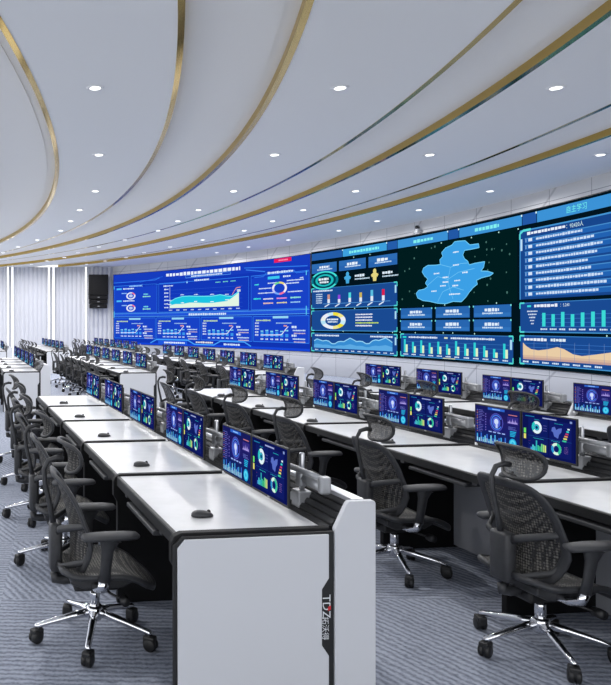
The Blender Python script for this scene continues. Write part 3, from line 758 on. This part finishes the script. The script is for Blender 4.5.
# ------------------------------------------------------------------ chair
def back_pt(y, z):
    k = (z-.36)/.53
    x0 = -.165 - .075*k + .05*math.sin(PI*min(1,max(0,k))*.9+.3)
    wrap = (.085-.05*k)
    return (x0-.02 + wrap*(abs(y)/.22)**2.2, y, z)
def back_outline(n=40, g=1.0):
    pts = []
    for i in range(n):
        a = 2*PI*i/n; cy, cz = math.cos(a), math.sin(a)
        yy = math.copysign(abs(cy)**(.30 if cz > 0 else .58), cy); zz = math.copysign(abs(cz)**(.42 if cz > 0 else .72), cz)
        z = .618 + .250*zz*g
        hw = .226-.022*max(0,(z-.66)/.21) - .055*max(0,(.56-z)/.2)
        pts.append((yy*hw*g, z))
    return pts
def make_chair():
    t = thing('office_chair')
    # seat
    def seat(u, v):
        y = (u-.5)*2; x = -.19+.455*v
        hw = .235*(1-.25*max(0,(abs(v-.5)-.38)/.12)**2)
        xx = x + (.03*(1-y*y) if v > .9 else 0)
        z = .418 - .012*(1-y*y) - .080*max(0,(v-.58)/.42)**2 + .02*max(0,(.15-v)/.15)
        return (xx, y*hw, z)
    b = MB(); b.sheet(seat, 14, 14, .022, None, (0,0,1)); s = b.build('seat', M['seat'], t)
    rim = []
    for i in range(44):
        q = i/44*4; k = int(q); f = q-k
        u, v = [(f,0),(1,f),(1-f,1),(0,1-f)][k]; p_ = seat(u, v); rim.append((p_[0], p_[1], p_[2]-.014))
    b = MB(); b.tube(rim, .017, None, 8, True, 1.0, (0,0,1)); b.build('seat_rim', M['plast'], s)
    b = MB(); b.prism([(-.15,.385),(-.15,.345),(-.08,.315),(.12,.315),(.19,.35),(.19,.385)],'y',-.15,.15,None,.01); b.build('seat_pan', M['plast'], t)
    # backrest
    ol = back_outline()
    b = MB(); b.tube([back_pt(y,z) for y, z in ol], .030, None, 10, True, .40, (1,0,0)); fr = b.build('back_frame', M['plast'], t)
    b = MB()
    nr = 7; rings = []
    for k in range(nr):
        g = 1-k/nr
        rings.append([b.bm.verts.new(Vector(back_pt(y*g, .618+(z-.618)*g))) for y, z in ol])
    cen = b.bm.verts.new(Vector(back_pt(0,.618)))
    for a, c in zip(rings, rings[1:]):
        for i in range(len(a)): b.bm.faces.new([a[i],a[(i+1)%len(a)],c[(i+1)%len(a)],c[i]]).smooth = True
    for i in range(len(rings[-1])): b.bm.faces.new([rings[-1][i], rings[-1][(i+1)%len(rings[-1])], cen]).smooth = True
    b.build('back_mesh', M['mesh'], t)
    # rear structure
    b = MB(); b.box((-.275,-.060,.375),(-.212,.060,.625),None,.018,None,True); b.build('lumbar_box', M['plast'], t)
    b = MB(); b.tube([(-.245,0,.36),(-.245,0,.325),(-.20,0,.318),(-.05,0,.33)], [.026,.026,.026,.028], None, 8, False, .8, (0,1,0)); b.build('back_bracket', M['plast'], t)
    for sy in (-1,1):
        b = MB()
        q1 = back_pt(sy*.218,.66); b.tube([(-.24,sy*.04,.585),(-.235,sy*.11,.615),(q1[0]-.015,sy*.19,.645),q1],[.020,.019,.017,.015],None,8,False,.6,(1,0,0)); b.build('upper_strut', M['plast'], t)
        b = MB()
        q1 = back_pt(sy*.20,.50); b.tube([(-.24,sy*.04,.42),(-.225,sy*.11,.425),(q1[0]-.02,sy*.17,.46),q1],[.018,.017,.015,.013],None,8,False,.6,(1,0,0)); b.build('lower_strut', M['plast'], t)
    b = MB(); b.tube([(-.215,0,.60),(-.235,0,.70),(-.262,0,.82),(-.268,0,.90),(-.245,0,.945),(-.20,0,.958),(-.165,0,.95)],[.017,.014,.013,.013,.014,.015,.014],None,8,False,.8,(0,1,0)); b.build('headrest_pole', M['plast'], t)
    # headrest
    def head(y, z):
        k = (z-.875)/.185
        return (-.155-.045*k+.035*math.sin(PI*k)+.06*(abs(y)/.155)**2, y, z)
    ho = []
    for i in range(32):
        a = 2*PI*i/32; c_, s_ = math.cos(a), math.sin(a)
        zz = .967+.083*math.copysign(abs(s_)**.7,s_); ho.append((math.copysign(abs(c_)**.6,c_)*(.125+.03*(zz-.88)/.17), zz+.0))
    b = MB(); b.tube([head(y,z) for y, z in ho], .0105, None, 8, True, 1.0, (1,0,0)); hr = b.build('headrest', M['plast'], t)
    b = MB(); rings = []
    for k in range(5):
        g = 1-k/5; rings.append([b.bm.verts.new(Vector(head(y*g,.967+(z-.967)*g))) for y, z in ho])
    cen = b.bm.verts.new(Vector(head(0,.967)))
    for a, c in zip(rings, rings[1:]):
        for i in range(len(a)): b.bm.faces.new([a[i],a[(i+1)%len(a)],c[(i+1)%len(a)],c[i]]).smooth = True
    for i in range(32): b.bm.faces.new([rings[-1][i],rings[-1][(i+1)%32],cen]).smooth = True
    b.build('headrest_mesh', M['mesh'], hr)
    for ch in [x for x in bpy.data.objects if x.parent == t and x.name.split('.')[0] in ('back_frame','back_mesh','lumbar_box','back_bracket','upper_strut','lower_strut')]:
        for v_ in ch.data.vertices: v_.co.x += .035
    # arms
    for sy in (-1,1):
        b = MB(); b.tube([(.0,sy*.262,.385),(.005,sy*.275,.46),(.012,sy*.285,.55),(.02,sy*.285,.598),(.025,sy*.285,.612)],[.032,.028,.032,.05,.062],None,10,False,.5,(0,1,0)); ar_ = b.build('arm_post', M['plast'], t)
        b = MB(); b.tube([(-.115,sy*.285,.617),(-.10,sy*.285,.619),(-.01,sy*.285,.621),(.10,sy*.282,.621),(.155,sy*.278,.619),(.17,sy*.276,.616)],[.02,.042,.048,.046,.038,.018],None,14,False,.46,(0,0,1)); b.build('armrest', M['pad'], t)
        b = MB(); b.tube([(-.03,sy*.10,.335),(-.02,sy*.20,.335),(-.005,sy*.25,.355),(.0,sy*.262,.395)],[.024,.026,.03,.03],None,8,False,.8,(0,0,1)); b.build('arm_bracket', M['chrome'], t)
    # mechanism and base
    b = MB(); b.box((-.12,-.075,.275),(.12,.075,.335),None,.015); b.build('tilt_mechanism', M['dark'], t)
    b = MB(); b.tube([(.03,-.06,.30),(.05,-.17,.30),(.10,-.22,.285)],[.007,.007,.007],None,6); b.lathe([(0,-.03),(.022,-.03),(.024,0),(.022,.03),(0,.03)],None,12,(.11,-.225,.282),Matrix.Rotation(PI/2,4,'X')); b.build('tilt_knob', M['dark'], t)
    b = MB(); b.lathe([(0,.24),(.016,.24),(.016,.29),(0,.29)],None,14); b.build('gas_piston', M['dark'], t)
    b = MB(); b.lathe([(0,.12),(.026,.12),(.026,.245),(.024,.25),(0,.25)],None,18); b.build('gas_column', M['chrome'], t)
    b = MB(); b.lathe([(0,.105),(.034,.105),(.045,.12),(.045,.165),(.038,.178),(0,.178)],None,18); b.build('base_hub', M['chrome'], t)
    for k in range(5):
        a = math.radians(45-7.4+72*k); d = Vector((math.cos(a),math.sin(a),0)); n_ = Vector((-math.sin(a),math.cos(a),0))
        b = MB(); b.tube([d*.03+Vector((0,0,.145)), d*.12+Vector((0,0,.130)), d*.24+Vector((0,0,.105)), d*.305+Vector((0,0,.090)), d*.318+Vector((0,0,.086))],[.024,.021,.017,.016,.010],None,10,False,.9,(0,0,1))
        b.lathe([(0,.068),(.011,.068),(.011,.095),(0,.095)],None,10,d*.30); lg = b.build('base_leg', M['chrome'], t)
        b = MB(); ca = a+random.uniform(-.9,.9); rot = Matrix.Rotation(ca,4,'Z') @ Matrix.Rotation(PI/2,4,'X')
        b.lathe([(0,-.027),(.024,-.027),(.033,-.022),(.034,-.006),(.026,-.004),(.026,.004),(.034,.006),(.033,.022),(.024,.027),(0,.027)],None,16,d*.31+Vector((0,0,.034)),rot)
        b.box((-.036,-.024,.026),(.027,.024,.077),None,.009,Matrix.Translation(d*.31)@Matrix.Rotation(ca,4,'Z')); b.build('caster', M['dark'], lg)
    return t

# ------------------------------------------------------------------ lay out the rows
TH = math.atan(.13)
E_AL = Vector((-math.sin(TH), math.cos(TH))); E_PP = Vector((math.cos(TH), math.sin(TH)))
STEP = LD
# name, front line constant, near joint Y, sections, monitor margin, chair count, words
BL = [
 ('A', .892, 3.06, 5, .225, 5, 'the left row nearest the camera', True, True, (-.219,.734), (.209,.265)),
 ('B', 3.05, 2.86, 6, .14, 6, 'the long middle row at right', False, True, (-.16,.77), (.154,.15)),
 ('H', 5.34, 4.60, 2, .27, 2, 'the right-edge stub before the dark screen', False, False, (-.2,.72), (.154,.2)),
 ('I', 5.28, 7.06, 3, .16, 3, 'the row closest to the dark screen', True, True, (-.2,.72), (.154,.2)),
 ('C', 2.85, 13.35, 6, .34, 6, 'the middle block beyond the cross aisle', True, True, (-.2,.72), (.17,.25)),
 ('G', 5.20, 12.85, 7, .20, 7, 'the block facing the blue screen', True, True, (-.2,.72), None),
 ('D', .70, 13.6, 5, .30, 0, 'the left block beyond the aisle', True, True, (-.2,.72), (.17,.25)),
 ('E', 2.70, 24.2, 6, .30, 6, 'the distant block before the light strips', True, True, (-.2,.72), None),
 ('J', 5.10, 23.7, 7, .22, 7, 'the farthest block under the blue screen', True, True, (-.2,.72), None),
 ('K', .65, 24.2, 2, .30, 0, 'the distant block at left frame edge', True, True, (-.2,.72), None),
]
ORD = ['nearest','second','third','fourth','fifth','sixth','seventh','eighth']
desk0 = make_desk(); arm0 = make_arm(); ml0 = make_monitor(0); mr0 = make_monitor(1); mouse0 = make_mouse(); chair0 = make_chair()
for o in (desk0, arm0, ml0, mr0, mouse0, chair0): index_kids(o)
used = set()
def inst(p):
    if p.name in used: return copy_tree(p)
    used.add(p.name); return p
deskfirst = copy_tree(desk0)   # keeps a clean source while ends are added to others
endn = None
rj = random.Random(11)
for (nm, C, y0, n, mar, nch, words, near_end, far_end, cpos, mpos) in BL:
    org = Vector((C-.13*y0, y0)); last = None
    def W(px, al, z=0): q = org + E_PP*px + E_AL*al; return (q.x, q.y, z)
    for k in range(n):
        o = inst(desk0) if not (nm == 'A' and k == 0) else inst(desk0)
        o.location = W(0, k*STEP); o.rotation_euler = (0,0,TH)
        pos = ORD[k] if k < n-1 or n < 3 else 'farthest'
        if nm == 'A' and k == 0: lab = 'white-topped console desk with white end board and vertical logo, nearest the camera'
        else: lab = 'white-topped console desk, %s section of %s' % (pos, words)
        tag(o, lab, 'desk', 'console desks in rows')
        if k == 0 and near_end:
            make_end(o, 0, -1, nm == 'A')
        if k == n-1 and far_end:
            make_end(o, LD-.02, 1)
        # monitors
        for j, pr in enumerate((ml0, mr0)):
            m = inst(pr); al = k*STEP+mar+(MW+.008)*(1 if j == 0 else 0)+MW/2
            m.location = W(.612 if nm == 'A' else .592, al, -.018 if nm == 'A' else 0); m.rotation_euler = (0,0,TH)
            tag(m, ('monitor with indigo dial page, %s desk of %s' if j == 0 else 'monitor with navy ring charts, %s desk of %s') % (pos, words), 'monitor', 'paired computer monitors')
        a = inst(arm0); a.location = W(0, k*STEP+mar-.25); a.rotation_euler = (0,0,TH)
        tag(a, 'silver monitor arm on slat rail, %s desk of %s' % (pos, words), 'monitor arm', 'monitor arms')
        if mpos:
            mo = inst(mouse0); mo.location = W(mpos[0]+rj.uniform(-.01,.01), k*STEP+mpos[1], .7525); mo.rotation_euler = (0,0,TH+rj.uniform(-.15,.15))
            tag(mo, 'dark mouse on white tabletop, %s desk of %s' % (pos, words), 'mouse', 'computer mice on desks')
    for k in range(nch):
        c = inst(chair0); jx, jy, jr = (0,0,0) if nm in 'AB' and k < 2 else (rj.uniform(-.03,.03), rj.uniform(-.06,.06), rj.uniform(-.12,.12))
        if nm == 'B' and k: jx = jx*.5-(.02 if k == 1 else .065)
        c.location = W(cpos[0]+jx, k*STEP+cpos[1]+jy); c.rotation_euler = (0,0,TH+jr)
        pos = ORD[k] if k < nch-1 or nch < 3 else 'farthest'
        tag(c, 'charcoal mesh chair with headrest, %s chair at %s' % (pos, words), 'chair', 'mesh office chairs')
for o in [deskfirst] + [x for x in bpy.data.objects if x.parent == deskfirst]: bpy.data.objects.remove(o)
